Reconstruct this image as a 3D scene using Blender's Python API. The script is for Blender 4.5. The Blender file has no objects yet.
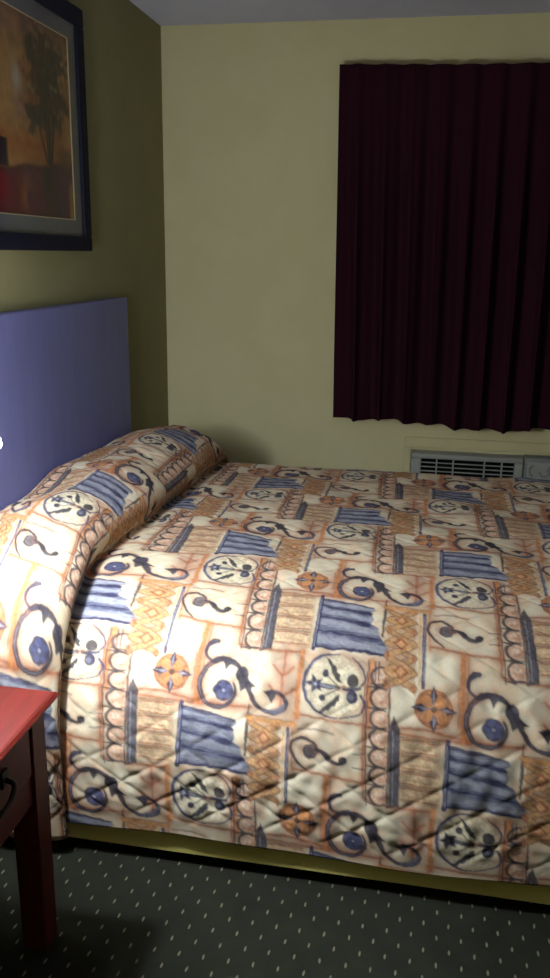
import bpy, bmesh, math, random
import numpy as np
from mathutils import Vector, Matrix

# ------------------------------------------------------------------ camera, world, exposure
SC = bpy.context.scene
COL = SC.collection
CAM_X, CAM_H = 1.264, 1.5
YAW, PITCH, ROLL, FPX = 0.18334577, 0.26835773, 0.01384864, 858.83
def camera():
    cd = bpy.data.cameras.new('camera'); co = bpy.data.objects.new('camera', cd); COL.objects.link(co)
    fwd = Vector((-math.sin(YAW)*math.cos(PITCH), math.cos(YAW)*math.cos(PITCH), -math.sin(PITCH)))
    right = Vector((math.cos(YAW), math.sin(YAW), 0)); up = right.cross(fwd)
    r2 = right*math.cos(ROLL) + up*math.sin(ROLL); u2 = -right*math.sin(ROLL) + up*math.cos(ROLL)
    m = Matrix((r2, u2, -fwd)).transposed().to_4x4(); m.translation = (CAM_X, 0, CAM_H)
    co.matrix_world = m
    cd.sensor_fit = 'VERTICAL'; cd.sensor_height = 36.0; cd.lens = FPX/978*36.0
    cd.clip_start = 0.02; cd.clip_end = 50
    SC.camera = co
camera()
W = bpy.data.worlds.new('world'); SC.world = W; W.use_nodes = True
W.node_tree.nodes['Background'].inputs[0].default_value = (0.02, 0.022, 0.03, 1)
W.node_tree.nodes['Background'].inputs[1].default_value = 0.2
SC.view_settings.view_transform = 'Standard'; SC.view_settings.look = 'None'
SC.view_settings.gamma = 1.0; SC.view_settings.use_curve_mapping = False
SC.view_settings.exposure = 0.0
BULB_E = 1850.0          # glow of the bulb in the bedside lamp
SHADE_E = 63.0            # glow of its cloth shade
FILL_W = 4.0            # weak fill light added behind the camera, never in view
LIGHT_RGB = (0.82, 0.90, 1.0)

# ------------------------------------------------------------------ room dimensions (metres)
YF = 3.95                # far wall
CEIL = 2.44
XR, YB = 4.3, -2.2       # right wall, wall behind the camera

# ------------------------------------------------------------------ helpers
def srgb(r, g, b):
    f = lambda c: (c/255/12.92) if c/255 <= .04045 else ((c/255+.055)/1.055)**2.4
    return (f(r), f(g), f(b), 1)
class NT:
    def __init__(self, name):
        self.m = bpy.data.materials.new(name); self.m.use_nodes = True
        self.t = self.m.node_tree; self.b = self.t.nodes['Principled BSDF']; self.out = self.t.nodes['Material Output']
    def n(self, typ, **kw):
        x = self.t.nodes.new(typ)
        for k, v in kw.items(): setattr(x, k, v)
        return x
    def l(self, a, b): self.t.links.new(a, b)
    def math(self, op, a, b=None, c=None):
        x = self.n('ShaderNodeMath', operation=op)
        for i, v in enumerate((a, b, c)):
            if v is None: continue
            if isinstance(v, (int, float)): x.inputs[i].default_value = v
            else: self.l(v, x.inputs[i])
        return x.outputs[0]
    def coord(self, out='Object'):
        return self.n('ShaderNodeTexCoord').outputs[out]
    def noise(self, vec, scale, detail=4, rough=.55):
        x = self.n('ShaderNodeTexNoise'); x.inputs['Scale'].default_value = scale
        x.inputs['Detail'].default_value = detail; x.inputs['Roughness'].default_value = rough
        if vec is not None: self.l(vec, x.inputs['Vector'])
        return x.outputs['Fac']
    def ramp(self, fac, stops):
        x = self.n('ShaderNodeValToRGB'); self.l(fac, x.inputs[0]); e = x.color_ramp.elements
        while len(e) < len(stops): e.new(.5)
        for k, (p, c) in enumerate(stops): e[k].position = p; e[k].color = c
        return x.outputs[0]
    def mix(self, fac, a, b):
        x = self.n('ShaderNodeMix', data_type='RGBA')
        if isinstance(fac, (int, float)): x.inputs[0].default_value = fac
        else: self.l(fac, x.inputs[0])
        for i, v in ((6, a), (7, b)):
            if isinstance(v, tuple): x.inputs[i].default_value = v
            else: self.l(v, x.inputs[i])
        return x.outputs[2]
    def mapping(self, vec, scale=(1, 1, 1)):
        x = self.n('ShaderNodeMapping'); self.l(vec, x.inputs[0]); x.inputs['Scale'].default_value = scale
        return x.outputs[0]
    def bump(self, h, strength, dist):
        x = self.n('ShaderNodeBump'); x.inputs['Strength'].default_value = strength; x.inputs['Distance'].default_value = dist
        self.l(h, x.inputs['Height']); self.l(x.outputs[0], self.b.inputs['Normal'])
    def set(self, rough=.6, spec=.5, metal=0.0, coat=0.0, coat_rough=.2):
        i = self.b.inputs
        i['Roughness'].default_value = rough; i['Specular IOR Level'].default_value = spec
        i['Metallic'].default_value = metal; i['Coat Weight'].default_value = coat; i['Coat Roughness'].default_value = coat_rough
        return self
    def col(self, c):
        if isinstance(c, tuple): self.b.inputs['Base Color'].default_value = c
        else: self.l(c, self.b.inputs['Base Color'])
        return self

def mottled(name, c0, c1, scale, rough=.6, spec=.4, bump=None, stretch=(1, 1, 1), **kw):
    n = NT(name); v = n.mapping(n.coord(), stretch); f = n.noise(v, scale)
    n.col(n.ramp(f, [(.3, c0), (.7, c1)])); n.set(rough, spec, **kw)
    if bump:
        n.bump(n.noise(n.coord(), bump[0], 3), bump[1], bump[2])
    return n.m

MAT = {}
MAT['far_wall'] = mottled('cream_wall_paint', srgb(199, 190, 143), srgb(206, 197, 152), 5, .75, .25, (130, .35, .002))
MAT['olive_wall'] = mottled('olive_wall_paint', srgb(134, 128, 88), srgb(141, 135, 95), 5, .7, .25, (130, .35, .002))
MAT['ceiling'] = mottled('white_ceiling_paint', srgb(196, 194, 205), srgb(204, 202, 212), 6, .9, .1, (170, .5, .003))
MAT['headboard'] = mottled('slate_violet_laminate', srgb(104, 105, 150), srgb(110, 111, 158), 30, .5, .4, None, (1, 1, .15))
MAT['frame'] = mottled('dark_navy_frame_wood', srgb(20, 20, 33), srgb(25, 25, 40), 40, .65, .12, None, (1, .2, 1))
MAT['mat_board'] = mottled('grey_mat_board', srgb(94, 92, 92), srgb(100, 98, 98), 60, .9, .1)
MAT['fillet'] = mottled('pale_fillet', srgb(176, 150, 110), srgb(190, 165, 124), 50, .6)
MAT['curtain'] = mottled('burgundy_curtain_cloth', srgb(40, 13, 23), srgb(47, 17, 28), 180, .95, .1, (900, .3, .001))
MAT['rod'] = mottled('white_enamel_rail', srgb(205, 200, 190), srgb(215, 210, 200), 30, .5)
MAT['base'] = mottled('ochre_painted_board', srgb(206, 194, 108), srgb(216, 203, 118), 14, .6, .3, None, (.2, 1, 1))
MAT['mattress'] = mottled('white_ticking', srgb(210, 208, 200), srgb(220, 218, 210), 30, .9)
MAT['ac'] = mottled('grey_beige_plastic', srgb(146, 146, 136), srgb(154, 154, 144), 25, .55, .4)
MAT['ac_dark'] = mottled('dark_cavity', srgb(14, 14, 14), srgb(20, 20, 20), 25, .9, .1)
MAT['ac_panel'] = mottled('grey_control_door', srgb(120, 122, 116), srgb(130, 132, 126), 25, .5, .4)
MAT['surround'] = mottled('cream_painted_surround', srgb(196, 187, 140), srgb(203, 194, 148), 6, .7, .25)
MAT['handle'] = mottled('black_iron', srgb(18, 17, 17), srgb(28, 26, 26), 60, .5, .5, None, (1, 1, 1), metal=.6)
MAT['ceramic'] = mottled('white_glazed_ceramic', srgb(214, 212, 206), srgb(222, 220, 214), 20, .25, .5)
MAT['brass'] = mottled('brushed_metal', srgb(170, 160, 140), srgb(180, 170, 150), 80, .35, .5, None, (1, 1, .1), metal=1.0)
def wood(name, dark, light):
    n = NT(name); v = n.mapping(n.coord(), (9, 1.2, 9)); a = n.noise(v, 6, 6, .6)
    v2 = n.mapping(n.coord(), (70, 4, 70)); b = n.noise(v2, 5, 3)
    f = n.math('ADD', n.math('MULTIPLY', a, .65), n.math('MULTIPLY', b, .35))
    n.col(n.ramp(f, [(.32, dark), (.68, light)])); n.set(.45, .2, coat=.05, coat_rough=.3); n.bump(b, .15, .001)
    return n.m
MAT['mahogany'] = wood('red_mahogany_wood', srgb(76, 21, 15), srgb(98, 29, 21))
MAT['mahogany_body'] = wood('dark_mahogany_wood', srgb(72, 25, 25), srgb(94, 34, 32))
def glass_pane():
    n = NT('picture_glass'); t = n.n('ShaderNodeBsdfTransparent'); t.inputs[0].default_value = (.96, .97, .97, 1)
    g = n.n('ShaderNodeBsdfGlossy'); g.inputs['Roughness'].default_value = .08
    fr = n.n('ShaderNodeLayerWeight'); fr.inputs[0].default_value = .5
    fac = n.math('MULTIPLY_ADD', n.math('POWER', fr.outputs['Facing'], 4.0), .30, .02)
    mx = n.n('ShaderNodeMixShader'); n.l(fac, mx.inputs[0]); n.l(t.outputs[0], mx.inputs[1]); n.l(g.outputs[0], mx.inputs[2])
    n.l(mx.outputs[0], n.out.inputs[0]); return n.m
MAT['glass'] = glass_pane()
def emis(name, rgb, e, base):
    n = NT(name); n.col(base); n.set(.8, .2)
    n.b.inputs['Emission Color'].default_value = (*rgb, 1); n.b.inputs['Emission Strength'].default_value = e
    return n.m
def shade_mat():
    m = emis('lit_lampshade_cloth', LIGHT_RGB, SHADE_E, srgb(225, 224, 220)); return m
MAT['shade'] = shade_mat()
MAT['lining'] = emis('lampshade_lining', LIGHT_RGB, 3.0, srgb(230, 230, 226))
MAT['bulb'] = emis('lit_bulb_glass', LIGHT_RGB, BULB_E, srgb(240, 240, 240))
MAT['diffuser'] = emis('added_fill_diffuser', (1.0, .97, .9), 1.0, srgb(235, 235, 230))
def attr_mat(name, rough, bump=None, sheen=0.0):
    n = NT(name); a = n.n('ShaderNodeVertexColor', layer_name='dye')
    f = n.noise(n.coord(), 260, 3)
    vm = n.n('ShaderNodeVectorMath', operation='SCALE'); n.l(a.outputs[0], vm.inputs[0])
    n.l(n.math('MULTIPLY_ADD', f, .30, .85), vm.inputs['Scale']); n.l(vm.outputs[0], n.b.inputs['Base Color']); n.set(rough, .15)
    n.b.inputs['Sheen Weight'].default_value = sheen
    if bump: n.bump(n.noise(n.coord(), bump[0], 4), bump[1], bump[2])
    return n.m
MAT['spread'] = attr_mat('printed_quilted_cotton', .8, (220, .2, .002), .0)
MAT['print'] = attr_mat('landscape_print', .7)
def carpet():
    n = NT('dark_green_carpet'); c = n.coord()
    s = n.n('ShaderNodeSeparateXYZ'); n.l(c, s.inputs[0])
    jit = n.noise(c, 9, 2)
    x = n.math('ADD', s.outputs[0], n.math('MULTIPLY', n.math('SUBTRACT', jit, .5), .012))
    y = n.math('ADD', s.outputs[1], n.math('MULTIPLY', n.math('SUBTRACT', n.noise(c, 7, 2), .5), .012))
    # rows of dashes, every other row shifted by half a step
    PX, PY = .056, .040
    row = n.math('FLOOR', n.math('DIVIDE', y, PY))
    odd = n.math('MODULO', n.math('ABSOLUTE', row), 2.0)
    fy = n.math('SUBTRACT', n.math('FRACT', n.math('DIVIDE', y, PY)), .5)
    xs = n.math('ADD', n.math('DIVIDE', x, PX), n.math('MULTIPLY', odd, .5))
    fx = n.math('SUBTRACT', n.math('FRACT', xs), .5)
    dx = n.math('SUBTRACT', n.math('MULTIPLY', fx, PX), n.math('MULTIPLY', fy, PY*.02))
    dy = n.math('MULTIPLY', fy, PY)
    ex = n.math('POWER', n.math('ABSOLUTE', n.math('DIVIDE', dx, .0026)), 2.0)
    ey = n.math('POWER', n.math('ABSOLUTE', n.math('DIVIDE', dy, .0078)), 2.0)
    d = n.math('ADD', ex, ey)
    mask = n.n('ShaderNodeMapRange'); n.l(d, mask.inputs[0])
    mask.inputs[1].default_value = 1.3; mask.inputs[2].default_value = .5
    fib = n.noise(c, 420, 3, .7); big = n.noise(c, 14, 3)
    f2 = n.math('ADD', n.math('MULTIPLY', fib, .7), n.math('MULTIPLY', big, .3))
    base = n.ramp(f2, [(.3, srgb(20, 21, 16)), (.7, srgb(39, 39, 31))])
    dash = n.ramp(fib, [(.3, srgb(84, 82, 66)), (.7, srgb(122, 117, 96))])
    n.col(n.mix(mask.outputs[0], base, dash)); n.set(.95, .1)
    n.bump(fib, .6, .004); return n.m
MAT['carpet'] = carpet()

def obj(name, me, mat, parent=None, smooth=False):
    o = bpy.data.objects.new(name, me); COL.objects.link(o)
    if mat is not None: me.materials.append(MAT[mat])
    if smooth: me.polygons.foreach_set('use_smooth', [True]*len(me.polygons))
    if parent is not None: o.parent = parent
    return o
def tag(o, label=None, cat=None, group=None, kind=None):
    for k, v in (('label', label), ('category', cat), ('group', group), ('kind', kind)):
        if v: o[k] = v
    return o
def empty(name, loc=(0, 0, 0)):
    o = bpy.data.objects.new(name, None); COL.objects.link(o); o.location = loc; o.empty_display_size = .1; return o
def fin(bm, name):
    bmesh.ops.recalc_face_normals(bm, faces=bm.faces[:])
    me = bpy.data.meshes.new(name); bm.to_mesh(me); bm.free(); return me
def box(bm, lo, hi):
    vs = [bm.verts.new((x, y, z)) for x in (lo[0], hi[0]) for y in (lo[1], hi[1]) for z in (lo[2], hi[2])]
    fs = [(0, 1, 3, 2), (4, 6, 7, 5), (0, 4, 5, 1), (2, 3, 7, 6), (0, 2, 6, 4), (1, 5, 7, 3)]
    return [bm.faces.new([vs[i] for i in f]) for f in fs]
def rbox(name, lo, hi, r, mat, parent=None, seg=2, origin=(0, 0, 0)):
    bm = bmesh.new(); o = origin
    box(bm, [lo[i]-o[i] for i in range(3)], [hi[i]-o[i] for i in range(3)])
    if r > 0: bmesh.ops.bevel(bm, geom=bm.edges[:], offset=r, segments=seg, profile=.5, affect='EDGES')
    return obj(name, fin(bm, name), mat, parent, smooth=False)
def tube_bm(bm, pts, rad, n=10, caps=True):
    pts = [Vector(p) for p in pts]; rings = []
    for i, p in enumerate(pts):
        t = (pts[min(i+1, len(pts)-1)] - pts[max(i-1, 0)]).normalized()
        a = t.orthogonal().normalized() if i == 0 else (rings[-1][1] - t*rings[-1][1].dot(t)).normalized()
        b = t.cross(a); r = rad[i] if isinstance(rad, (list, tuple)) else rad
        rings.append(([bm.verts.new(p + (a*math.cos(2*math.pi*k/n) + b*math.sin(2*math.pi*k/n))*r) for k in range(n)], a))
    for i in range(len(rings)-1):
        for k in range(n):
            bm.faces.new((rings[i][0][k], rings[i][0][(k+1) % n], rings[i+1][0][(k+1) % n], rings[i+1][0][k]))
    if caps: bm.faces.new(rings[0][0][::-1]); bm.faces.new(rings[-1][0])
def tube(name, pts, rad, mat, parent=None, n=10):
    bm = bmesh.new(); tube_bm(bm, pts, rad, n); return obj(name, fin(bm, name), mat, parent, True)
def lathe(name, prof, mat, parent=None, n=32, closed=False):
    bm = bmesh.new(); rings = []
    for r, z in prof:
        rings.append([bm.verts.new((r*math.cos(2*math.pi*k/n), r*math.sin(2*math.pi*k/n), z)) for k in range(n)])
    m = len(rings)
    for i in range(m if closed else m-1):
        for k in range(n):
            bm.faces.new((rings[i][k], rings[i][(k+1) % n], rings[(i+1) % m][(k+1) % n], rings[(i+1) % m][k]))
    if not closed: bm.faces.new(rings[0][::-1]); bm.faces.new(rings[-1])
    return obj(name, fin(bm, name), mat, parent, True)
def grid_mesh(name, P, color=None):
    """P: (na, nb, 3) array of points -> quad grid mesh with an optional point colour attribute"""
    na, nb, _ = P.shape; nv = na*nb; me = bpy.data.meshes.new(name)
    idx = np.arange(nv, dtype=np.int32).reshape(na, nb)
    q = np.stack([idx[:-1, :-1], idx[1:, :-1], idx[1:, 1:], idx[:-1, 1:]], -1).reshape(-1, 4); nf = len(q)
    me.vertices.add(nv); me.vertices.foreach_set('co', P.astype(np.float32).ravel())
    me.loops.add(nf*4); me.loops.foreach_set('vertex_index', q.ravel())
    me.polygons.add(nf); me.polygons.foreach_set('loop_start', np.arange(0, nf*4, 4, dtype=np.int32))
    me.polygons.foreach_set('use_smooth', np.ones(nf, dtype=bool))
    me.update(calc_edges=True); me.validate()
    if color is not None:
        a = me.attributes.new('dye', 'FLOAT_COLOR', 'POINT')
        c4 = np.ones((nv, 4), np.float32); c4[:, :3] = color.reshape(-1, 3); a.data.foreach_set('color', c4.ravel())
    return me
def catmull(pts, n=10):
    pts = [np.array(p, float) for p in pts]; p = [2*pts[0]-pts[1]] + pts + [2*pts[-1]-pts[-2]]; out = []
    for i in range(1, len(p)-2):
        for k in range(n):
            t = k/n
            out.append(.5*((2*p[i]) + (-p[i-1]+p[i+1])*t + (2*p[i-1]-5*p[i]+4*p[i+1]-p[i+2])*t*t + (-p[i-1]+3*p[i]-3*p[i+1]+p[i+2])*t**3))
    out.append(p[-2]); return np.array(out)

# ------------------------------------------------------------------ the room
T = .12
def slab(name, lo, hi, mat):
    bm = bmesh.new(); box(bm, lo, hi); o = obj(name, fin(bm, name), mat); o['kind'] = 'structure'; return o
slab('floor', (-T, YB-T, -T), (XR+T, YF+T, 0), 'carpet')
slab('ceiling', (-T, YB-T, CEIL), (XR+T, YF+T, CEIL+T), 'ceiling')
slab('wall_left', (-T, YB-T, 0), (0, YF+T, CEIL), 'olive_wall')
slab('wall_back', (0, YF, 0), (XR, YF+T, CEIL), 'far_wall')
slab('wall_right', (XR, YB-T, 0), (XR+T, YF+T, CEIL), 'far_wall')
slab('wall_front', (0, YB-T, 0), (XR, YB, CEIL), 'far_wall')

# ------------------------------------------------------------------ headboard
hb = rbox('headboard', (0.002, 1.93, .30), (.045, 3.312, 1.322), .006, 'headboard')
tag(hb, 'slate violet flat headboard panel fixed to the olive wall behind the pillow', 'headboard')

# ------------------------------------------------------------------ bed (base and mattress)
bed = empty('bed', (1.05, 2.55, 0))
tag(bed, 'low bed with an ochre painted base showing under the patterned bedspread hem', 'bed')
def bedbox(name, lo, hi, r, mat, seg):
    o = rbox(name, lo, hi, r, mat, bed, seg, origin=(1.05, 2.55, 0)); return o
bedbox('base', (.06, 1.774, .034), (2.04, 3.29, .17), .004, 'base', 1)
bedbox('plinth', (.10, 1.88, 0), (1.96, 3.20, .034), 0, 'ac_dark', 1)
bedbox('mattress', (.06, 1.99, .172), (2.04, 3.22, .52), .05, 'mattress', 4)

# ------------------------------------------------------------------ bedspread print
U, S = .639, .334                      # repeat along the bed, row step (rows shift by half a repeat)
class Tile:
    def __init__(self, w, h, res):
        self.W, self.H = int(round(w/res)), int(round(h/res)); self.w, self.h = w, h
        self.rx, self.ry = w/self.W, h/self.H
        self.c = np.zeros((self.H, self.W, 3)); self.off = [(0, 0)]
        self.rng = np.random.RandomState(7)
    def fnoise(self, lx, ly):
        """periodic smooth noise with feature lengths lx, ly (metres), normalised to 0..1"""
        n = self.rng.randn(self.H, self.W); f = np.fft.fft2(n)
        kx = np.fft.fftfreq(self.W, self.rx)[None, :]; ky = np.fft.fftfreq(self.H, self.ry)[:, None]
        n = np.real(np.fft.ifft2(f*np.exp(-((kx*lx)**2 + (ky*ly)**2)*2)))
        n = (n-n.mean())/n.std(); return np.clip(.5+.22*n, 0, 1)
    def paint(self, cx, cy, hx, hy, fn, color):
        """fn(du, dv) -> alpha on the local patch; color: tuple or fn(du, dv, rows, cols) -> rgb"""
        for ox, oy in self.off:
            i0 = int(math.floor((cx+ox-hx)/self.rx)); i1 = int(math.ceil((cx+ox+hx)/self.rx))
            j0 = int(math.floor((cy+oy-hy)/self.ry)); j1 = int(math.ceil((cy+oy+hy)/self.ry))
            ii = np.arange(i0, i1); jj = np.arange(j0, j1)
            du = ((ii+.5)*self.rx-cx-ox)[None, :] + 0*jj[:, None]; dv = ((jj+.5)*self.ry-cy-oy)[:, None] + 0*ii[None, :]
            r, cc = jj % self.H, ii % self.W
            ix = np.ix_(r, cc)
            wob = self.wob[ix]*.003-.0015; wob2 = self.wob2[ix]*.003-.0015
            a = np.clip(fn(du+wob, dv+wob2), 0, 1)[..., None]
            col = color(du, dv, ix) if callable(color) else np.array(color)[None, None, :]
            self.c[ix] = self.c[ix]*(1-a) + col*a
def lin(c): return np.array(srgb(*c)[:3])
CREAM, ORANGE, TAN = lin((213, 202, 174)), lin((148, 89, 59)), lin((168, 133, 98))
SLATE, BLUE, NAVY, PALE = lin((54, 50, 56)), lin((80, 84, 114)), lin((44, 42, 72)), lin((150, 151, 162))
RUST, BROWN = lin((150, 82, 55)), lin((92, 70, 58))
def soft(d, w, e=.0012): return np.clip((w-d)/e*.5+.5, 0, 1)
def seg_dist(du, dv, pts, wid=None):
    """distance to a polyline minus local half width"""
    best = np.full(du.shape, 1e9)
    for i in range(len(pts)-1):
        ax, ay = pts[i][:2]; bx, by = pts[i+1][:2]; ex, ey = bx-ax, by-ay; L = ex*ex+ey*ey+1e-12
        t = np.clip(((du-ax)*ex+(dv-ay)*ey)/L, 0, 1)
        d = np.hypot(du-ax-t*ex, dv-ay-t*ey)
        if wid is not None: d = d - (wid[i]*(1-t)+wid[i+1]*t)
        best = np.minimum(best, d)
    return best
def in_poly(du, dv, poly):
    ins = np.zeros(du.shape, bool); n = len(poly)
    for i in range(n):
        x0, y0 = poly[i]; x1, y1 = poly[(i+1) % n]
        if y0 == y1: continue
        c = ((y0 > dv) != (y1 > dv)) & (du < (x1-x0)*(dv-y0)/(y1-y0)+x0); ins ^= c
    return ins
def make_tile():
    t = Tile(U, 2*S, .00125)
    t.wob, t.wob2 = t.fnoise(.012, .012), t.fnoise(.012, .012)
    n1, n2, ns, n3 = t.fnoise(.03, .03), t.fnoise(.006, .006), t.fnoise(.05, .010), t.fnoise(.012, .012)
    ns2 = t.fnoise(.02, .003)
    bl = np.clip((n1-.50)*2.0, 0, .38)[..., None]*(.5+.5*n2[..., None])
    t.c[:] = CREAM*(1-bl) + lin((214, 160, 116))*bl
    t.off = [(0, 0), (U/2, S)]
    SCL = [1.0, 1.0]
    def stroke(cx, cy, pts, w, color, a=.9, halo=0., sm=True, e=.0014):
        p = np.array([(q[0]*SCL[0], q[1]*SCL[1]) for q in pts], float)
        wid = np.array([q[2] if len(q) > 2 else w for q in pts], float)/2
        if sm and len(p) > 2:
            pw = catmull(np.c_[p, wid], 6); p, wid = pw[:, :2], pw[:, 2]
        m = p.mean(0); hx = np.abs(p[:, 0]-m[0]).max()+w+.03; hy = np.abs(p[:, 1]-m[1]).max()+w+.03
        q = p-m
        if halo:
            t.paint(cx+m[0], cy+m[1], hx, hy, lambda u, v: 1.25*halo*np.exp(-np.maximum(seg_dist(u, v, q, wid), 0)/.008), RUST*.5+ORANGE*.5)
        t.paint(cx+m[0], cy+m[1], hx, hy, lambda u, v: a*soft(seg_dist(u, v, q, wid), 0, e), wash(color))
    def wash(color):
        if callable(color): return color
        def f(du, dv, ix):
            k = (.72+.56*n2[ix])[..., None]; k2 = np.clip((n3[ix]-.5)*.3, 0, .12)[..., None]
            return np.clip(color[None, None, :]*k, 0, 1)*(1-k2) + PALE*k2*.8
        return f
    def poly(cx, cy, pts, color, a=.9, e=.0014):
        pts = [(q[0]*SCL[0], q[1]*SCL[1]) for q in pts]
        m = np.array(pts).mean(0); h = np.abs(np.array(pts)-m).max(0)+.01; q = [(p[0]-m[0], p[1]-m[1]) for p in pts]
        def fn(u, v):
            d = seg_dist(u, v, q+[q[0]]); d = np.where(in_poly(u, v, q), -d, d); return a*soft(d, 0, e)
        t.paint(cx+m[0], cy+m[1], h[0], h[1], fn, wash(color))
    def ell(cx, cy, rx, ry, color, a=.9, ring=0., halo=0., rot=0.):
        c_, s_ = math.cos(rot), math.sin(rot); R = max(rx, ry)
        def dist(u, v):
            uu, vv = u*c_+v*s_, -u*s_+v*c_; return (np.hypot(uu/rx, vv/ry)-1)*min(rx, ry)
        if halo: t.paint(cx, cy, R+.03, R+.03, lambda u, v: halo*np.exp(-np.abs(dist(u, v))/.008), ORANGE)
        t.paint(cx, cy, R+.01, R+.01, (lambda u, v: a*soft(np.abs(dist(u, v)), ring/2)) if ring else (lambda u, v: a*soft(dist(u, v), 0)), wash(color))
    def blush(cx, cy, rx, ry, color, a): t.paint(cx, cy, rx*2, ry*2, lambda u, v: a*np.exp(-((u/rx)**2+(v/ry)**2)**1.5), wash(color))
    # rusty washes that tie the motifs together
    blush(-.137, 0, .075, .10, ORANGE, .42); blush(.13, -.03, .055, .11, ORANGE, .40)
    blush(-.15, -.165, .035, .075, RUST, .45); blush(.255, -.18, .055, .07, ORANGE, .28); blush(.02, -.10, .11, .02, RUST, .5)
    blush(-.232, .08, .032, .13, RUST, .30); blush(.02, .095, .1, .018, RUST, .38)
    # loose panel lines
    for p in ([(-.265, -.09), (-.20, -.097), (-.105, -.092)], [(-.10, .10), (0, .092), (.10, .095)], [(.205, .098), (.30, .092), (.37, .094)],
              [(.205, -.040), (.28, -.046), (.37, -.050)], [(-.18, .10), (-.13, .104), (-.09, .10)], [(.10, -.245), (.2, -.25), (.30, -.245)]):
        stroke(0, 0, p, .006, ORANGE, .75, .34)
    for u0, v0, v1, w in ((.280, -.05, -.245, .011), (.292, -.05, -.245, .003), (.372, .09, -.06, .004), (-.108, -.09, -.245, .011), (.062, -.09, -.245, .010), (.203, .09, -.05, .003)):
        stroke(0, 0, [(u0+.003, v0), (u0-.002, (v0+v1)/2), (u0, v1)], w, lin((186, 120, 70)), .88, .34)
    # orange candelabra smudge left of the medallion
    for p in ([(-.147, -.095), (-.15, -.23)], [(-.175, -.13), (-.15, -.15), (-.125, -.13)], [(-.18, -.18), (-.15, -.20), (-.12, -.18)]):
        stroke(0, 0, p, .006, RUST, .6, .3)
    # fluted column lying on its side
    SCL[:] = [1.0, .90]
    poly(0, 0, [(-.186, .093), (-.09, .088), (-.09, -.09), (-.186, -.088)], TAN, .55)
    for i in range(4):
        v = .066-.044*i
        stroke(0, 0, [(-.172, v), (-.14, v+.001), (-.104, v)], .026, lin((196, 168, 132)), .9, .0)
        for s in (-1, 1): stroke(0, 0, [(-.178, v+s*.015), (-.14, v+s*.016), (-.098, v+s*.014)], .0035, RUST, .75)
        stroke(0, 0, [(-.18, v+.021), (-.096, v+.021)], .004, BROWN, .55)
        stroke(0, 0, [(-.165, v-.005), (-.11, v-.004)], .003, ORANGE, .5)
    SCL[:] = [1.0, 1.0]
    # arcade strip: lobes leaning on a double line, dark cusps between them
    for i in range(7):
        v = .208-.047*i
        ell(-.229, v, .0245, .0215, lin((202, 164, 136)), .9); blush(-.224, v-.002, .014, .012, RUST, .45)
        ell(-.232, v+.004, .010, .008, lin((214, 190, 164)), .7)
        arc = [(-.229+.0255*math.cos(a), v+.0225*math.sin(a), .0035+.004*math.sin((a-1.1)*math.pi/4.1)) for a in np.linspace(1.1, 5.2, 12)]
        stroke(0, 0, arc, .007, SLATE*.8+BROWN*.2, .92)
        stroke(0, 0, [(-.240, v-.0235, .009), (-.250, v-.0235, .006), (-.264, v-.0235, .003)], .009, SLATE*.8+BROWN*.2, .9)
    stroke(0, 0, [(-.262, .245, .004), (-.264, .08, .005), (-.261, -.105, .003)], .005, SLATE, .85); stroke(0, 0, [(-.212, .24), (-.210, .1), (-.212, -.10)], .005, SLATE, .85)
    stroke(0, 0, [(-.269, .2), (-.271, .05), (-.268, -.09)], .004, ORANGE, .75, .3)
    # slate bar beside the flutes
    poly(0, 0, [(-.208, .100), (-.199, .128), (-.184, .096), (-.184, -.094), (-.208, -.100)], SLATE*.9+NAVY*.1, .9)
    stroke(0, 0, [(-.200, .09), (-.200, -.09)], .003, PALE, .6); stroke(0, 0, [(-.192, .08), (-.193, -.085)], .0025, BLUE, .7)
    # blue drape
    SCL[:] = [.96, .83]
    TB = [.073, .0465, .011, -.028, -.0755]                  # tier edges at the rod
    def drape_col(du, dv, ix):
        uu, vv = du+m[0], dv+m[1]; w = vv+.09*(uu+.08)
        f = np.zeros_like(w)
        for a_, b_ in zip(TB[:-1], TB[1:]):
            q = np.clip((a_-w)/(a_-b_), 0, 1); inside = (w <= a_) & (w > b_)
            f = np.where(inside, np.exp(-((q-.42)/.27)**2), f)
        k = np.clip(f*1.2*(.6+.9*ns[ix])+(ns2[ix]-.5)*.8, 0, 1)[..., None]; k2 = (.85+.3*n2[ix])[..., None]
        return (BLUE*.62*(1-k) + PALE*.82*k)*k2
    P = [(-.078, .090), (.0, .082), (.064, .070), (.072, .058), (.056, .048), (.060, .044), (.066, .020), (.058, .006), (.080, -.010), (.084, -.036), (.102, -.060), (.130, -.092), (.06, -.090), (-.084, -.092)]
    P = [(p[0]*SCL[0], p[1]*SCL[1]) for p in P]
    m = np.array(P).mean(0); Q = [(p[0]-m[0], p[1]-m[1]) for p in P]
    def fn(u, v):
        d = seg_dist(u, v, Q+[Q[0]]); d = np.where(in_poly(u, v, Q), -d, d); return .97*soft(d, 0)
    t.paint(m[0], m[1], .14, .12, fn, drape_col)
    for v, ue, tip in ((.056, .062, .012), (.013, .058, .016), (-.034, .084, .006)):
        stroke(0, 0, [(-.078, v, .003), (-.02, v-.005, .0045), (ue-.04, v-.010, tip*.6), (ue-.018, v-.011, tip), (ue-.002, v-.013, tip*.5)], .008, NAVY*.85+SLATE*.15, .92)
    stroke(0, 0, [(-.078, .090), (.0, .082), (.064, .070)], .004, NAVY, .85)
    stroke(0, 0, [(-.084, -.090, .004), (.0, -.086, .006), (.07, -.088, .009), (.130, -.092, .003)], .006, NAVY, .9)
    stroke(0, 0, [(.07, -.060), (.10, -.075), (.122, -.088)], .006, PALE*.8, .5)
    stroke(0, 0, [(-.077, .100), (-.080, 0), (-.085, -.096)], .011, NAVY, .95); stroke(0, 0, [(-.078, .09), (-.084, -.088)], .003, PALE, .75)
    # pole right of the drape
    SCL[:] = [1.0, 1.0]
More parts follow.
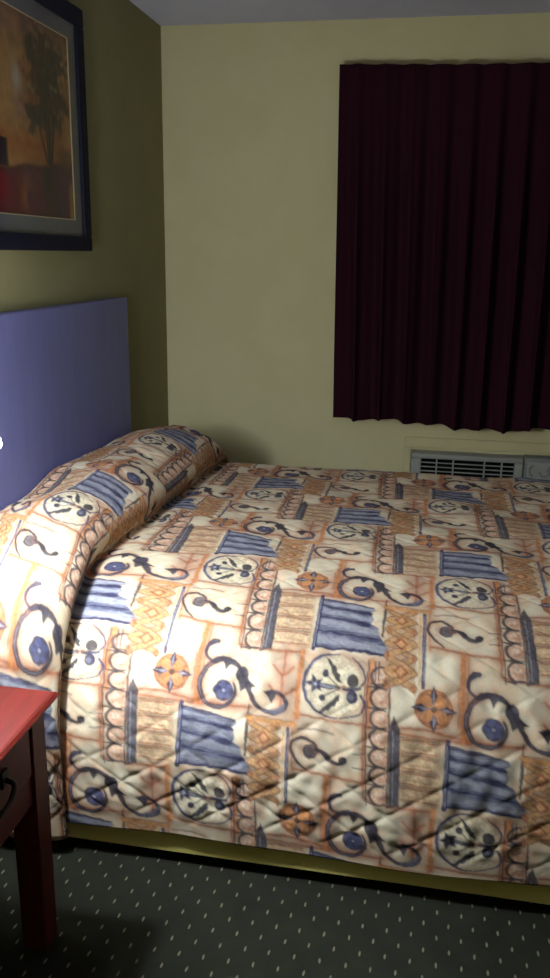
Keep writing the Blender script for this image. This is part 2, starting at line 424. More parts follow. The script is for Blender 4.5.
    stroke(0, 0, [(.094, .100, .004), (.091, .036, .008), (.087, -.028, .005)], .008, SLATE, .9)
    # diamond column
    poly(0, 0, [(.100, .062), (.168, .058), (.166, -.140), (.098, -.136)], TAN, .65)
    for sg in (-1, 1):
        zz = [(.133+sg*.033*(1 if k % 2 else -1), .060-.0335*k) for k in range(7)]
        for w_, c_, a_ in ((.0165, BROWN*.6+ORANGE*.4, .85), (.0115, lin((180, 138, 94)), .95)): stroke(0, 0, [(x, y, w_) for x, y in zz], w_, c_, a_, 0., False)
    for v in (.060-.0335*1, .060-.0335*3, .060-.0335*5):
        poly(.133, v, [(0, .017), (.018, 0), (0, -.017), (-.018, 0)], RUST, .8); poly(.133, v, [(0, .010), (.011, 0), (0, -.010), (-.011, 0)], lin((198, 148, 100)), .9)
        for sg in (-1, 1): poly(.133+sg*.036, v-.0335, [(0, .016), (sg*-.013, 0), (0, -.016)], RUST, .6)
    stroke(0, 0, [(.092, .072), (.15, .068), (.203, .070)], .013, lin((184, 130, 78)), .88, .3)
    stroke(0, 0, [(.094, .078), (.20, .076)], .003, BROWN, .6)
    # blue bar
    stroke(0, 0, [(.191, .058), (.189, -.04), (.186, -.135)], .009, NAVY*.8+BLUE*.2, .92); stroke(0, 0, [(.191, .05), (.187, -.12)], .0025, PALE, .6)
    stroke(0, 0, [(.180, .06), (.177, -.13)], .004, lin((198, 150, 96)), .8)
    # small spiral panel
    INK0 = SLATE*.95+BROWN*.05
    def sp(x, y, w=None):
        q = (.262+(x-.262)*1.18, .004+(y-.004)*1.22); return q if w is None else q+(w*1.2,)
    stroke(0, 0, [sp(*p) for p in ((.240, -.030, .003), (.222, -.016, .005), (.209, .006, .006), (.214, .028, .006), (.236, .034, .007), (.256, .024, .006), (.264, .008, .005))], .008, INK0, .94, .34)
    blush(*sp(.232, .010), .012, .018, RUST, .55)
    ell(*sp(.247, .008), .018, .019, SLATE*.85+PALE*.06, .93); ell(*sp(.249, .010), .011, .012, BROWN*.6+PALE*.3, .8, .003)
    stroke(0, 0, [sp(*p) for p in ((.258, .014, .005), (.272, .010, .009), (.284, -.002, .010), (.298, -.008, .008), (.312, -.006, .007), (.318, .002, .006), (.312, .006, .004))], .010, INK0, .95, .25)
    ell(*sp(.280, .006), .013, .007, INK0, .92, rot=-.6); ell(*sp(.313, -.001), .0100, .0105, INK0, .95)
    for v_ in (.020, -.016): stroke(0, 0, [(.345, v_, .002), (.372, v_+.002, .004)], .003, SLATE, .85)
    # medallion
    cx, cy = -.023, -.160
    ell(cx, cy, .072, .073, lin((206, 193, 163)), .85); ell(cx, cy, .072, .073, ORANGE, .0, .004, .34)
    arc = [(.073*math.cos(a), .074*math.sin(a), .0034+.0060*math.sin(max(0, min(math.pi, (a-1.5)*math.pi/3.2)))) for a in np.linspace(1.45, 4.85, 14)]
    stroke(cx, cy, arc, .008, NAVY*.7+BLUE*.3, .92); stroke(cx, cy, [(p[0]*.95, p[1]*.95, .002) for p in arc[2:-2]], .002, PALE, .5)
    stroke(cx, cy, [(.040, .070, .003), (.064, .048, .0045), (.074, .024, .0045), (.062, .004, .004)], .005, NAVY*.8+BLUE*.2, .9)
    stroke(cx, cy, [(.064, -.012, .006), (.074, -.034, .006), (.060, -.058, .004), (.016, -.074, .003)], .006, NAVY*.8+BLUE*.2, .9)
    poly(cx, cy, [(-.040, .005), (-.010, .004), (.014, .001), (.014, -.006), (-.012, -.008), (-.040, -.008)], NAVY, .85); stroke(cx, cy, [(-.03, -.001), (.0, -.003)], .0025, PALE, .7)
    for k in range(5):
        a = math.pi+(k-2)*1.22
        c_, s_ = math.cos(a), math.sin(a)
        poly(cx-.046, cy, [(x*c_-y*s_, x*s_+y*c_) for x, y in ((-.002, 0), (.010, .0065), (.024, 0), (.010, -.0065))], NAVY, .93)
    ell(cx-.046, cy, .0045, .0045, PALE, .8)
    stroke(cx, cy, [(.012, .0), (-.004, .012), (-.020, .026)], .0028, SLATE, .95); ell(cx-.022, cy+.028, .0078, .0082, NAVY*.5+SLATE*.5, .95)
    stroke(cx, cy, [(.012, -.006), (-.006, -.014), (-.024, -.027)], .0028, SLATE, .95); ell(cx-.027, cy-.029, .0082, .0078, NAVY*.5+SLATE*.5, .95)
    poly(cx, cy, [(-.026, .066), (-.014, .060), (-.006, .050), (.002, .046), (.005, .036), (.012, .030), (.012, .020), (.020, .010), (.012, .012), (.002, .018), (-.006, .030), (-.012, .044), (-.018, .056)], SLATE, .95)
    poly(cx, cy, [(-.040, -.064), (-.026, -.066), (-.018, -.058), (-.010, -.058), (-.004, -.048), (.004, -.046), (.008, -.036), (.014, -.032), (.014, -.016), (.004, -.022), (-.008, -.034), (-.020, -.048), (-.030, -.058)], SLATE, .95)
    stroke(cx, cy, [(.010, -.002), (.024, .002), (.040, .002)], .006, BROWN, .7); blush(cx+.022, cy-.004, .014, .010, RUST, .5)
    ell(cx+.044, cy+.018, .0145, .0145, SLATE, .95); ell(cx+.046, cy+.019, .007, .007, BROWN, .55, .002)
    ell(cx+.044, cy-.018, .014, .015, NAVY*.8+SLATE*.2, .95); ell(cx+.040, cy-.020, .006, .006, PALE*.7, .5); stroke(cx, cy, [(.022, -.004, .006), (.040, -.002, .009), (.062, .002, .006)], .008, NAVY, .9)
    # short capital beside the medallion
    for du in (.074, .083): stroke(0, 0, [(du, -.093), (du-.001, -.135)], .004, SLATE, .8)
    stroke(0, 0, [(.066, -.142), (.094, -.142)], .006, SLATE*.6+BROWN*.4, .8)
    # rosette
    cx, cy = .212, -.180
    ell(cx, cy, .043, .043, lin((176, 116, 70)), .92); ell(cx, cy, .043, .043, RUST, .8, .004, .25)
    for k in range(4):
        a = math.pi/4+k*math.pi/2; ell(cx+.022*math.cos(a), cy+.022*math.sin(a), .017, .017, lin((184, 126, 80)), .85); ell(cx+.022*math.cos(a), cy+.022*math.sin(a), .017, .017, BROWN, .6, .003)
        b = k*math.pi/2; c_, s_ = math.cos(b), math.sin(b)
        q = [(.010, 0), (.030, .010), (.054, 0), (.030, -.010)]
        poly(cx, cy, [(x*c_-y*s_, x*s_+y*c_) for x, y in q], NAVY*.5+SLATE*.5, .9); poly(cx, cy, [(x*.8*c_-y*.35*s_, x*.8*s_+y*.35*c_) for x, y in q], PALE, .7)
    ell(cx, cy, .007, .007, BROWN, .9)
    # large scroll above the drape
    def sc(x, y, w=None):
        q = ((x-160)*(.000524 if x < 250 else .000575)+(.012 if x < 250 else .0074), -(y-212)*.00055+(x-160)*.00008+.143); return q if w is None else q+(w*1.18,)
    INK = SLATE*.92+NAVY*.08
    ring = [sc(200, 108, .009), sc(150, 108, .011), sc(105, 135, .011), sc(76, 185, .011), sc(80, 245, .011), sc(108, 295, .010), sc(155, 318, .009), sc(205, 312, .009), sc(238, 280, .008), sc(246, 240, .006), sc(232, 212, .003)]
    stroke(0, 0, ring, .011, INK, .95, .28); stroke(0, 0, [(p[0], p[1], .002) for p in ring[1:-3]], .002, PALE*.8, .45)
    stroke(0, 0, [sc(132, 26, .010), sc(104, 32, .012), sc(84, 58, .009), sc(92, 92, .006), sc(120, 112, .005)], .011, INK*.6+NAVY*.4, .95, .2)
    stroke(0, 0, [sc(120, 118, .008), sc(170, 108, .012), sc(220, 120, .012), sc(255, 145, .010), sc(285, 195, .012), sc(310, 255, .011), sc(335, 305, .009), sc(375, 335, .009), sc(420, 345, .010), sc(455, 330, .010), sc(466, 300, .009), sc(448, 268, .008), sc(415, 250, .007), sc(385, 262, .006)], .012, INK, .95, .25)
    ell(*sc(270, 176), .0165, .019, INK, .96); ell(sc(270, 176)[0], sc(270, 176)[1]+.002, .008, .011, NAVY*.5+BROWN*.5, .5, .002)
    for P_ in (((255, 205), (268, 250), (290, 235), (300, 205)), ((290, 190), (335, 232), (312, 232), (300, 220)), ((175, 112), (188, 160), (215, 128)), ((365, 250), (400, 238), (425, 250), (405, 300), (388, 275))):
        poly(0, 0, [sc(*p) for p in P_], INK, .94)
    poly(0, 0, [sc(*p) for p in ((370, 340), (430, 320), (466, 296), (462, 340), (430, 356))], NAVY*.5+PALE*.35, .75)
    fx, fy = sc(190, 244)
    ell(fx, fy, .0255, .026, NAVY*.75+SLATE*.25, .95)
    for k in range(5):
        a = k*2*math.pi/5+.5; ell(fx+.0145*math.cos(a), fy+.0145*math.sin(a), .0080, .0080, BLUE*.75+NAVY*.25, .85)
    ell(fx, fy, .0040, .0040, PALE, .85)
    stroke(0, 0, [(-.05, .205), (-.05, .12)], .004, ORANGE, .6, .2)
    # faint ink accents
    stroke(0, 0, [(.215, .060), (.26, .066), (.30, .060)], .004, SLATE, .6, .2)
    return t
TILE = make_tile()
def sample_tile(pu, pv):
    """bilinear lookup; pu right, pv up, metres"""
    x = np.mod(pu, U)/TILE.rx-.5; y = np.mod(pv, 2*S)/TILE.ry-.5
    i = np.floor(x).astype(int); j = np.floor(y).astype(int); fx = (x-i)[..., None]; fy = (y-j)[..., None]
    c = TILE.c; i0, i1, j0, j1 = i % TILE.W, (i+1) % TILE.W, j % TILE.H, (j+1) % TILE.H
    return (c[j0, i0]*(1-fx)+c[j0, i1]*fx)*(1-fy) + (c[j1, i0]*(1-fx)+c[j1, i1]*fx)*fy

# ------------------------------------------------------------------ bedspread surface
ZT, Y1, YH, ZH, NEXP = .68, 2.94, 1.760, .100, 3.70
def smooth(x, a, b):
    t = np.clip((x-a)/(b-a), 0, 1); return t*t*(3-2*t)
def vnoise(x, y, seed, n=24):
    r = np.random.RandomState(seed); o = 0*x
    for k in range(n):
        a = r.uniform(0, 2*math.pi); f = r.uniform(.4, 1.0); o = o + np.sin((x*math.cos(a)+y*math.sin(a))*f*2*math.pi + r.uniform(0, 6.28))
    return o/math.sqrt(n/2)
def make_spread():
    # cross profile (y, z), measured along the cloth from Y1: + towards the camera, - towards the far wall
    tt = np.linspace(0, 1, 6000)**3*np.pi/2
    tt = np.r_[tt[:3000], (np.pi/2-(np.linspace(1, 0, 3000)**3)*(np.pi/2-tt[2999]))]
    y = Y1-(Y1-YH)*np.sin(tt)**(2/NEXP); z = ZH+(ZT-ZH)*np.clip(np.cos(tt), 0, 1)**(2/NEXP)
    L = np.r_[0, np.cumsum(np.hypot(np.diff(y), np.diff(z)))]
    # turned-under hem
    hl = L[-1]; hy, hz, hL = [], [], []
    for k in range(1, 9):
        a = math.pi*k/8; hy.append(YH+.007-.007*math.cos(a)); hz.append(ZH-.007*math.sin(a)); hL.append(hl+.007*a)
    hy.append(YH+.014); hz.append(ZH+.05); hL.append(hL[-1]+.05)
    y = np.r_[y, hy]; z = np.r_[z, hz]; L = np.r_[L, hL]
    # far side: flat, rounded edge, drop
    fy, fz, fL = [], [], []
    r = .085; ye = 3.355; flat = ye-r-Y1
    fy += [ye-r]; fz += [ZT]; fL += [-flat]
    for k in range(1, 17):
        a = math.pi/2*k/16; fy.append(ye-r+r*math.sin(a)); fz.append(ZT-r+r*math.cos(a)); fL.append(-flat-r*a)
    fy.append(ye+.02); fz.append(.10); fL.append(fL[-1]-(ZT-r-.10))
    y = np.r_[fy[::-1], y]; z = np.r_[fz[::-1], z]; L = np.r_[fL[::-1], L]
    vmin, vmax = L[0], L[-1]
    v = np.r_[np.arange(vmin, -.40, .010), np.arange(-.40, hl, .003), np.linspace(hl, vmax, 14)]
    py, pz = np.interp(v, L, y), np.interp(v, L, z)
    # profile normals (outwards)
    dy, dz = np.gradient(py, v), np.gradient(pz, v)
    ln = np.hypot(dy, dz)+1e-9; ny, nz = dz/ln, -dy/ln            # cloth runs towards -y, outwards = up / towards camera
    # lengthwise profile: pillow hump at the head, flat bed, rounded foot and drop
    hp = catmull([(.050, .060), (.056, .105), (.085, .132), (.14, .150), (.21, .160), (.29, .156), (.36, .132), (.410, .092), (.425, .052), (.410, .018), (.402, -.004), (.420, -.010), (.452, -.003), (.50, 0)], 40)
    foot = [(2.02, 0)] + [(2.02+.09*math.sin(math.pi/2*k/12), -.09+.09*math.cos(math.pi/2*k/12)) for k in range(1, 13)] + [(2.125, -.58)]
    ax = np.r_[hp[:, 0], [f[0] for f in foot]]; ah = np.r_[hp[:, 1], [f[1] for f in foot]]
    A = np.r_[0, np.cumsum(np.hypot(np.diff(ax), np.diff(ah)))]
    k0 = len(hp)-1; A = A-A[k0]+ax[k0]                              # cloth coordinate equals x on the flat
    a = np.r_[np.arange(A[0], 1.95, .003), np.arange(1.95, A[-1], .012), A[-1]]
    px, ph = np.interp(a, A, ax), np.interp(a, A, ah)
    hump = np.where(a < .5, ph, 0); drop = np.where(a > 1.9, -ph, 0)
    # hump strength across the bed: full on top, tapering at the far end and down the near side
    zs = np.clip((pz-ZH)/(ZT-ZH), 0, 1)
    hs = np.where(v > 0, .20+.80*smooth(zs, .05, .95), 1.0)
    hs = hs*(1-smooth(py, 3.20, 3.345)*np.where(v < 0, 1, 0))
    AA, VV = np.meshgrid(a, v, indexing='ij')
    g = np.interp(py, [1.76, 1.9, 2.135, 2.49, 3.02, 3.3], [-.012, -.035, -.068, -.012, .022, .03])
    X = px[:, None]+g[None, :]*(1-smooth(AA, .44, .62))*smooth(px, .06, .30)[:, None]+0*VV; Y = py[None, :]+0*AA; Z = pz[None, :]+0*AA
    H = hump[:, None]*hs[None, :]
    # the pillow end leans over the bed less where it runs down the side
    lumps = vnoise(AA*5, VV*4, 3)*.006*smooth(H, .02, .12)
    H = H+lumps
    NX = 0*AA; NY = ny[None, :]+0*AA; NZ = nz[None, :]+0*AA
    Y = Y+NY*H; Z = Z+NZ*H
    # foot drop
    zd = ZT-Z; Z = np.where(drop[:, None] > 0, ZT-(np.maximum(zd, 0)**6+np.maximum(drop[:, None], 0)**6)**(1/6), Z)
    # quilting and wrinkles along the normal
    th = math.radians(33); q1 = VV*math.cos(th)+AA*math.sin(th); q2 = VV*math.cos(th)-AA*math.sin(th); P = .088
    puff = np.minimum(np.abs(np.sin(math.pi*q1/P)), np.abs(np.sin(math.pi*q2/P)))
    side = smooth(1-zs, .02, .35)[None, :]*np.where(v > 0, 1, .3)[None, :]
    onhump = smooth(-AA, -.45, -.36)
    amp = .0021+.0014*np.maximum(side, .35*onhump)
    d = amp*np.clip(puff*2.6, 0, 1)**.7
    d = d+vnoise(AA*11, VV*11, 5)*.0007*(.5+.6*side) + vnoise(AA*4, VV*5, 6)*(.0020-.0009*side) + vnoise(AA*30, VV*30, 8)*.0004*(1+2*side)
    d = d*(1-.9*smooth(VV, hl-.09, hl-.01))
    # slow waves of the hanging side
    wave = (vnoise(AA*2.2, VV*.3, 9)*.005 + .003*np.sin(AA*9))*smooth(1-zs, .45, 1)[None, :]*np.where(v > 0, 1, .6)[None, :]*(drop[:, None] <= 0)
    Y = Y+NY*d-np.abs(NY)*np.abs(wave)*np.sign(v)[None, :]; Z = Z+NZ*d
    # hem height varies a little along the bed; it hangs lowest below the pillow
    low = -.030*(1-smooth(AA, .34, .44)) + vnoise(AA*2.5, 0*VV, 12)*.004
    Z = Z+low*smooth(1-zs, .5, 1)[None, :]*np.where(v > 0, 1, 0)[None, :]
    Z = np.maximum(Z, .012)
    Pts = np.stack([X, Y, Z], -1)
    # printed pattern: cloth lies slightly askew
    ka, kb, u0, v0 = .046, .039, .751, .594
    acr = A[int(np.argmin(np.abs(np.arange(len(A))-10*40)))]        # the tuck in front of the pillow
    AP = AA-.098*(1-smooth(AA, acr-.008, acr+.004))
    pu = AP-u0
    for _ in range(3):
        w = VV-v0-kb*pu; pu = AP-u0-ka*w
    w = w-np.interp(w, [.25, .34, .42, .50, .56, .668, .82, 1.1], [0, .003, .016, .027, .029, .021, .010, .008])   # cloth eased over the shoulder
    colr = sample_tile(pu, -w)
    me = grid_mesh('bedspread', Pts, colr)
    o = obj('bedspread', me, 'spread'); return o
spread = make_spread()
tag(spread, 'quilted cream bedspread printed with rust and blue scrolls, drapes and columns, pulled over the pillow', 'bedspread')

# ------------------------------------------------------------------ framed picture
def painting(yL, yR, zB, zT, step=.004):
    ys = np.arange(yL, yR+1e-6, step); zs = np.arange(zB, zT+1e-6, step)
    Yg, Zg = np.meshgrid(ys, zs, indexing='ij'); q = (Zg-zB)/(zT-zB)
    n = vnoise(Yg*5, Zg*5, 21); n2 = vnoise(Yg*14, Zg*14, 22); n3 = vnoise(Yg*38, Zg*38, 23); nv = vnoise(Yg*16, Zg*3, 24)
    def mix(a, b, f): f = np.clip(f, 0, 1)[..., None]; return a*(1-f)+b*f
    c = mix(lin((150, 92, 50)), lin((186, 134, 78)), .5+.45*n+.25*n2)
    c = mix(c, lin((104, 74, 62)), smooth(q, .70, 1.0)*.6+.25*n2)                      # duskier top
    c = mix(c, lin((196, 148, 84)), np.exp(-((Yg-2.45)/.10)**2-((q-.62)/.22)**2)*.7)    # glow
    c = mix(c, lin((200, 192, 178)), np.exp(-((Yg-2.537)/.026)**2-((q-.665)/.075)**2)*(.85+.2*n2))
    c = mix(c, lin((150, 112, 96)), np.exp(-((Yg-2.54)/.05)**2-((q-.52)/.07)**2)*.6)
    c = mix(c, lin((176, 98, 48)), np.exp(-((q-.36)/.07)**2)*.7)
    hz = .232+(.315-.232)*np.clip((Yg-2.4)/.5, -.4, 1.1)+.006*np.sin(Yg*30)
    land = smooth(hz-q, -.006, .01)
    w = mix(lin((104, 34, 40)), lin((92, 46, 66)), .5+.6*nv); w = mix(w, lin((170, 108, 54)), np.exp(-((Yg-2.563)/.035)**2-((q-.11)/.09)**2)*(.65+.3*n2))
    w = mix(w, lin((140, 28, 28)), np.exp(-((Yg-2.40)/.05)**2-((q-.15)/.1)**2)*.8)
    w = mix(w, lin((168, 126, 54)), np.exp(-((Yg-2.888)/.018)**2)*smooth(.24-q, 0, .06)*.8)
    w = mix(w, lin((60, 54, 46)), np.exp(-((Yg-2.735)/.055)**4)*(.7+.3*nv))              # reflection of the trees
    c = mix(c, w, land)
    c = mix(c, lin((84, 50, 40)), np.exp(-((q-hz)/.012)**2)*.8)
    far = np.exp(-((Yg-2.86)/.07)**4)*smooth(q, .28, .30)*(1-smooth(q, .36, .42)); c = mix(c, lin((92, 62, 44)), far*.7)
    def blob(y0, q0, ry, rq, k=1.): return k*smooth(-(np.hypot((Yg-y0)/ry, (q-q0)/rq)+.20*n2+.14*n3), -1.15, -.55)
    tr = np.zeros_like(q)
    for b in ((2.70, .82, .11, .12), (2.77, .80, .11, .15), (2.73, .70, .12, .13), (2.80, .62, .075, .12), (2.73, .57, .09, .09), (2.64, .52, .06, .08), (2.62, .46, .04, .05), (2.64, .86, .06, .06)): tr = np.maximum(tr, blob(*b))
    c = mix(c, lin((62, 56, 46)), tr*(.90+.08*n3))
    for (y0, q0, y1, q1, wd) in ((2.715, .30, 2.660, .50, .006), (2.725, .30, 2.715, .58, .007), (2.745, .30, 2.785, .56, .007), (2.735, .29, 2.740, .52, .011), (2.75, .30, 2.765, .56, .005)):
        t = np.clip((q-q0)/(q1-q0), 0, 1); d = np.abs(Yg-(y0+(y1-y0)*t))
        c = mix(c, lin((56, 44, 40)), soft(d, wd, .006)*((q > q0) & (q < q1)))
    for (y0, q0) in ((2.615, .655), (2.635, .64), (2.77, .69), (2.80, .685)): c = mix(c, lin((176, 164, 120)), np.exp(-((Yg-y0)/.010)**2-((q-q0)/.012)**2)*.6)
    tw = soft(np.abs(Yg-2.415), .036, .006)*((q > .245) & (q < .37)); c = mix(c, lin((34, 33, 52)), tw*.92)
    c = np.clip(c*(1+.06*n3[..., None])*.74, 0, 1)
    P = np.stack([0*Yg, Yg, Zg], -1)
    return P, c
pic = empty('framed_picture', (0, 2.52, 1.885))
tag(pic, 'framed landscape print of trees by red water, grey mat, dark frame', 'picture')
PO = (0, 2.52, 1.885); yL, yR, zB, zT = 2.035, 3.018, 1.497, 2.274
def frame_bar(lo, hi): return rbox('frame_bar', lo, hi, .005, 'frame', pic, 2, PO)
FW, D = .058, .029
frame_bar((.002, yL, zB), (D, yR, zB+FW-.008)); frame_bar((.002, yL, zT-FW), (D, yR, zT))
frame_bar((.002, yL, zB+FW-.008), (D, yL+FW, zT-FW)); frame_bar((.002, yR-FW, zB+FW-.008), (D, yR, zT-FW))
rbox('backing', (.003, yL+.03, zB+.03), (.010, yR-.03, zT-.03), 0, 'mat_board', pic, 1, PO)
pB, pT, pL, pR = 1.598, 2.166, 2.15, 2.905
bm = bmesh.new()
for lo, hi in (((.0145, yL+.04, zB+.04), (.017, yR-.04, pB)), ((.0145, yL+.04, pT), (.017, yR-.04, zT-.04)), ((.0145, yL+.04, pB), (.017, pL, pT)), ((.0145, pR, pB), (.017, yR-.04, pT))):
    box(bm, [lo[i]-PO[i] for i in range(3)], [hi[i]-PO[i] for i in range(3)])
obj('mat_board', fin(bm, 'mat_board'), 'mat_board', pic)
bm = bmesh.new()
for lo, hi in (((.0145, pL, pB), (.0175, pR, pB+.003)), ((.0145, pL, pT-.003), (.0175, pR, pT)), ((.0145, pL, pB+.003), (.0175, pL+.003, pT-.003)), ((.0145, pR-.004, pB+.003), (.0175, pR, pT-.003))):
    box(bm, [lo[i]-PO[i] for i in range(3)], [hi[i]-PO[i] for i in range(3)])
obj('fillet', fin(bm, 'fillet'), 'fillet', pic)
P, c = painting(pL-.008, pR+.008, pB-.008, pT+.008)
P = P-np.array(PO); P[..., 0] += .0135
obj('art_print', grid_mesh('art_print', P[::-1], c[::-1]), 'print', pic)
rbox('glass', (.020, yL+.045, zB+.04), (.022, yR-.045, zT-.045), 0, 'glass', pic, 1, PO)

# ------------------------------------------------------------------ curtain with its rail
def curtain():
    x0, x1, zt, zb = .792, 2.62, 2.252, .765
    xs = np.arange(x0, x1+1e-6, .008); zs = np.r_[np.linspace(zb, zb+.03, 4), np.linspace(zb+.06, zt-.02, 60), np.linspace(zt-.012, zt, 3)]
    Xg, Zg = np.meshgrid(xs, zs, indexing='ij'); q = (zt-Zg)/(zt-zb)
    ph = Xg*2*math.pi/.118+vnoise(Xg*1.3, Zg*.25, 31)*1.1
    amp = .010+.022*smooth(q, .02, .5)
    Yg = YF-.075-amp*(np.sin(ph)+.35*np.sin(2.1*ph+1))-.010*vnoise(Xg*2, Zg*.5, 32)*q
    Xg2 = Xg+.012*np.cos(ph)*q-.035*(q)*np.clip(1-(Xg-x0)/.5, 0, 1)*-1*0
    Xg2 = Xg2+.030*q*np.clip(1-(Xg-x0)/.4, 0, 1)
    Zg2 = Zg+(.010*np.sin(Xg*7.3+.5)-.010*(Xg-x0)+.006*np.sin(ph*.5))*smooth(q, .8, 1)+.008*np.sin(Xg*3.1)*(1-smooth(q, 0, .2))
    F = np.stack([Xg2, Yg, Zg2], -1)
    B = F.copy(); B[..., 1] += .004
    n, m, _ = F.shape
    # closed sheet: front, back, and the edges between
    top = np.concatenate([F, B[:, ::-1], F[:, :1]], 1)
    me = grid_mesh('curtain', top)
    return obj('curtain', me, 'curtain')
tag(curtain(), 'dark burgundy pleated curtain covering the window above the air conditioner', 'curtain')
rail = empty('curtain_rail', (1.7, YF, 2.225)); tag(rail, 'slim white curtain rail with end brackets behind the burgundy curtain heading', 'curtain rail')
RO = (1.7, YF, 2.225)
rbox('rail', (.80, YF-.040, 2.213), (2.61, YF-.028, 2.237), .003, 'rod', rail, 2, RO)
for x in (.79, 1.70, 2.605): rbox('bracket', (x, YF-.042, 2.205), (x+.012, YF-.001, 2.240), .003, 'rod', rail, 2, RO)

# ------------------------------------------------------------------ wall air conditioner
AO = (1.70, YF, .44); YA = YF-.085
ac = empty('air_conditioner', AO); tag(ac, 'grey beige through-wall air conditioner with slotted grille below the curtain', 'air conditioner')
ax0, ax1, az0, az1 = 1.176, 2.22, .235, .630
gx0, gx1, gz0, gz1 = 1.222, 1.636, .30, .606
rbox('frame', (ax0, YA, gz1), (1.672, YF-.001, az1), .006, 'ac', ac, 2, AO)
rbox('frame', (ax0, YA, az0), (1.672, YF-.001, gz0), .006, 'ac', ac, 2, AO)
rbox('frame', (ax0, YA, gz0), (gx0, YF-.001, gz1), .004, 'ac', ac, 2, AO)
rbox('frame', (gx1, YA, gz0), (1.672, YF-.001, gz1), .004, 'ac', ac, 2, AO)
rbox('cavity', (gx0, YA+.045, gz0), (gx1, YF-.002, gz1), 0, 'ac_dark', ac, 1, AO)
sl = None
for k in range(15):
    z = gz1-.0185-k*.0197
    if z < gz0+.005: break
    if sl is None:
        sl = rbox('louver', (gx0, YA+.006, z-.0022), (gx1, YA+.014, z+.0022), .0008, 'ac', ac, 1, AO); z_first = z
    else:
        c = sl.copy(); COL.objects.link(c); c.parent = ac; c.location.z = z-z_first
for x in (1.292, 1.366, 1.504, 1.580): rbox('divider', (x-.0035, YA+.002, gz0), (x+.0035, YA+.016, gz1), .001, 'ac', ac, 1, AO)
rbox('control_housing', (1.676, YA+.006, az0), (ax1, YF-.001, az1+.004), .008, 'ac_panel', ac, 2, AO)
door = rbox('control_door', (1.690, YA-.002, .46), (2.205, YA+.008, az1-.012), .004, 'ac', ac, 2, AO)
for i, (cx, a0, a1) in enumerate(((1.722, 1.8, 4.4), (1.765, -2.9, .3), (1.80, 1.2, 3.4))):
    bm = bmesh.new(); pts = [(cx-AO[0]+.022*math.cos(a0+(a1-a0)*k/10), YA-.003-AO[1], .578-AO[2]+.024*math.sin(a0+(a1-a0)*k/10)) for k in range(11)]
    tube_bm(bm, pts, .004, 6); o = obj('grip_ridge', fin(bm, 'grip_ridge'), 'ac_panel', door, True)
sur = empty('surround_trim', (1.70, YF, .44)); SO = (1.70, YF, .44)
tag(sur, 'cream painted flat trim boards framing the air conditioner on the wall', 'trim')
rbox('trim_board', (1.142, YF-.014, az1+.012), (2.30, YF-.0005, .690), .003, 'surround', sur, 1, SO)
rbox('trim_board', (1.142, YF-.014, .12), (1.172, YF-.0005, az1+.012), .003, 'surround', sur, 1, SO)
rbox('trim_board', (2.228, YF-.014, .12), (2.30, YF-.0005, az1+.012), .003, 'surround', sur, 1, SO)

# ------------------------------------------------------------------ nightstand
NO = (.26, 1.25, 0); NX0, NX1, NY0, NY1 = .012, .496, .985, 1.505
ns = empty('nightstand', NO); tag(ns, 'red mahogany nightstand with one drawer standing on the carpet beside the bed', 'nightstand')
def nbox(name, lo, hi, r, mat='mahogany_body', parent=None, seg=2): return rbox(name, lo, hi, r, mat, parent or ns, seg, NO)
def ns_top():
    bm = bmesh.new(); z0, z1 = .583, .609
    prof = [(-.010, z0), (.004, z0+.004), (.014, z0+.012), (.016, z0+.018), (.010, z1-.002), (.004, z1)]
    x0, x1, y0, y1 = NX0-.008, NX1+.016, NY0-.016, NY1-.004
    rings = []
    for d, z in prof:
        rings.append([bm.verts.new((x-NO[0], y-NO[1], z)) for x, y in ((x0, y0-d), (x1+d, y0-d), (x1+d, y1+d), (x0, y1+d))])
    for i in range(len(rings)-1):
        for k in range(4): bm.faces.new((rings[i][k], rings[i][(k+1) % 4], rings[i+1][(k+1) % 4], rings[i+1][k]))
    bm.faces.new(rings[0][::-1]); bm.faces.new(rings[-1]); return obj('top', fin(bm, 'top'), 'mahogany', ns)
ns_top()
LG = .058
def leg(x, y):
    bm = bmesh.new(); r = []
    for z, s in ((0, .48), (.01, .49), (.37, .5), (.583, .5)):
        r.append([bm.verts.new((x+LG*s*a-NO[0], y+LG*s*b-NO[1], z)) for a, b in ((-1, -1), (1, -1), (1, 1), (-1, 1))])
    for i in range(3):
        for k in range(4): bm.faces.new((r[i][k], r[i][(k+1) % 4], r[i+1][(k+1) % 4], r[i+1][k]))
    bm.faces.new(r[0][::-1]); bm.faces.new(r[-1])
    bmesh.ops.bevel(bm, geom=[e for e in bm.edges if abs(e.verts[0].co.z-e.verts[1].co.z) > .05], offset=.003, segments=2, affect='EDGES')
    obj('leg', fin(bm, 'leg'), 'mahogany_body', ns)
for x in (NX0+LG/2, NX1-LG/2):
    for y in (NY0+LG/2, NY1-LG/2): leg(x, y)
z0 = .375
nbox('side_panel', (NX0+LG, NY1-.030, z0), (NX1-LG, NY1-.012, .583), .002)
nbox('side_panel', (NX0+LG, NY0+.012, z0), (NX1-LG, NY0+.030, .583), .002)
nbox('back_panel', (NX0+.012, NY0+LG, z0), (NX0+.030, NY1-LG, .583), .002)
nbox('rail', (NX1-.040, NY0+LG, z0), (NX1-.008, NY1-LG, .444), .003)
nbox('rail', (NX1-.040, NY0+LG, .570), (NX1-.008, NY1-LG, .583), .002)
nbox('bottom_board', (NX0+.03, NY0+.03, z0+.01), (NX1-.04, NY1-.03, z0+.022), 0)
dr = nbox('drawer', (NX1-.030, NY0+LG+.004, .448), (NX1-.003, NY1-LG-.004, .567), .004)
hc = 1.262
for s in (-1, 1): lo = (NX1-.004, hc+s*.066-.014, .498); nbox('handle_plate', lo, (NX1+.003, hc+s*.066+.014, .534), .003, 'handle', dr)
bm = bmesh.new()
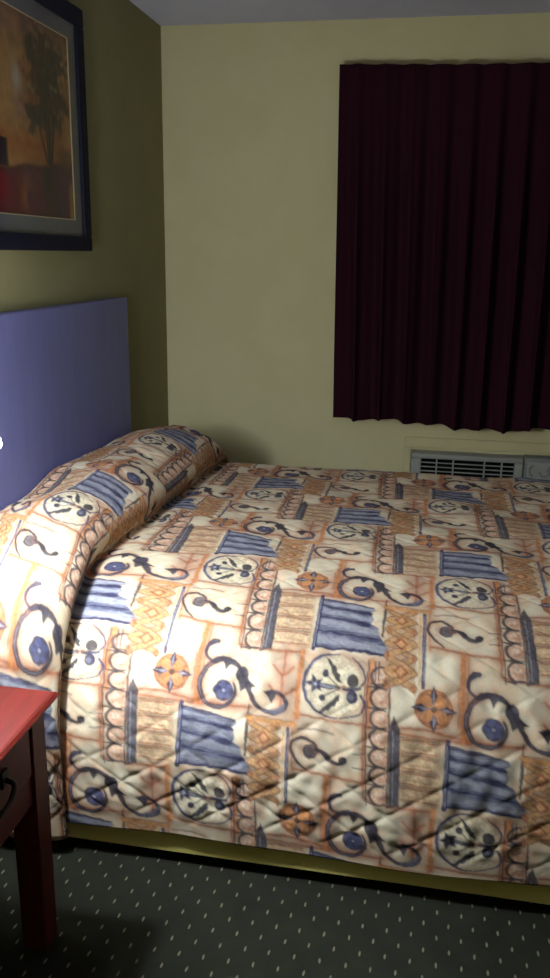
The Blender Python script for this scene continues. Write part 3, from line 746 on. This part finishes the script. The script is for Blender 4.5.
tube_bm(bm, [tuple(np.array(p)-np.array(NO)) for p in catmull([(NX1+.002, hc-.066, .514), (NX1+.020, hc-.064, .506), (NX1+.024, hc-.04, .489), (NX1+.025, hc, .486), (NX1+.024, hc+.04, .489), (NX1+.020, hc+.064, .506), (NX1+.002, hc+.066, .514)], 5)], .0055, 8)
obj('bail_pull', fin(bm, 'bail_pull'), 'handle', dr, True)
# ------------------------------------------------------------------ bedside lamp
LO = (.306, 1.448, .609)
lamp = empty('table_lamp', LO); tag(lamp, 'lit table lamp with a wide pale shade standing on the mahogany nightstand', 'lamp')
lathe('foot', [(.001, 0), (.058, 0), (.060, .006), (.058, .014), (.04, .020), (.001, .022)], 'brass', lamp)
lathe('body', [(.03, .020), (.038, .030), (.058, .09), (.064, .15), (.058, .22), (.040, .29), (.028, .33), (.026, .36), (.010, .365)], 'ceramic', lamp)
lathe('neck', [(.010, .362), (.010, .46), (.018, .462), (.020, .51), (.010, .512)], 'brass', lamp, 16)
SB, ST, RB, RT = .522, .815, .149, .080
shade = lathe('shade', [(RB, SB), (RT, ST), (RT-.003, ST), (RB-.003, SB)], 'shade', lamp, 64, closed=True)
shade.data.materials.append(MAT['lining'])
for f in shade.data.polygons:                        # inner lining glows less than the cloth
    c = f.center
    if Vector((c.x, c.y, 0)).dot(f.normal) < 0: f.material_index = 1
for a in range(3):
    t = a*2*math.pi/3; bm = bmesh.new(); tube_bm(bm, [(0, 0, ST-.04), ((RT)*math.cos(t), (RT)*math.sin(t), ST-.012)], .0018, 6); obj('spider_arm', fin(bm, 'spider_arm'), 'brass', lamp, True)
tube('harp', [tuple(p) for p in catmull([(0, .012, .51), (0, .05, .57), (0, .058, .66), (0, .04, .74), (0, 0, .785), (0, -.04, .74), (0, -.058, .66), (0, -.05, .57), (0, -.012, .51)], 6)], .002, 'brass', lamp, 6)
lathe('finial', [(.003, .780), (.008, .786), (.010, .806), (.006, .826), (.001, .829)], 'brass', lamp, 12)
lathe('bulb', [(.012, .512), (.012, .60), (.013, .622), (.026, .644), (.030, .672), (.024, .700), (.010, .716), (.001, .718)], 'bulb', lamp, 20)

# ------------------------------------------------------------------ added fill light, built as a ceiling fixture, unseen behind the camera
CO = (2.6, -1.2, CEIL)
cl = empty('added_fill_light', CO); tag(cl, 'added fill light with a round rim and frosted diffuser, unseen behind the camera', 'ceiling light')
lathe('rim', [(.001, 0), (.16, 0), (.165, -.012), (.16, -.02), (.001, -.021)], 'rod', cl, 32)
lathe('diffuser', [(.150, -.021), (.145, -.045), (.11, -.07), (.05, -.082), (.001, -.084)], 'diffuser', cl, 32)
bpy.data.materials['added_fill_diffuser'].node_tree.nodes['Principled BSDF'].inputs['Emission Strength'].default_value = FILL_W
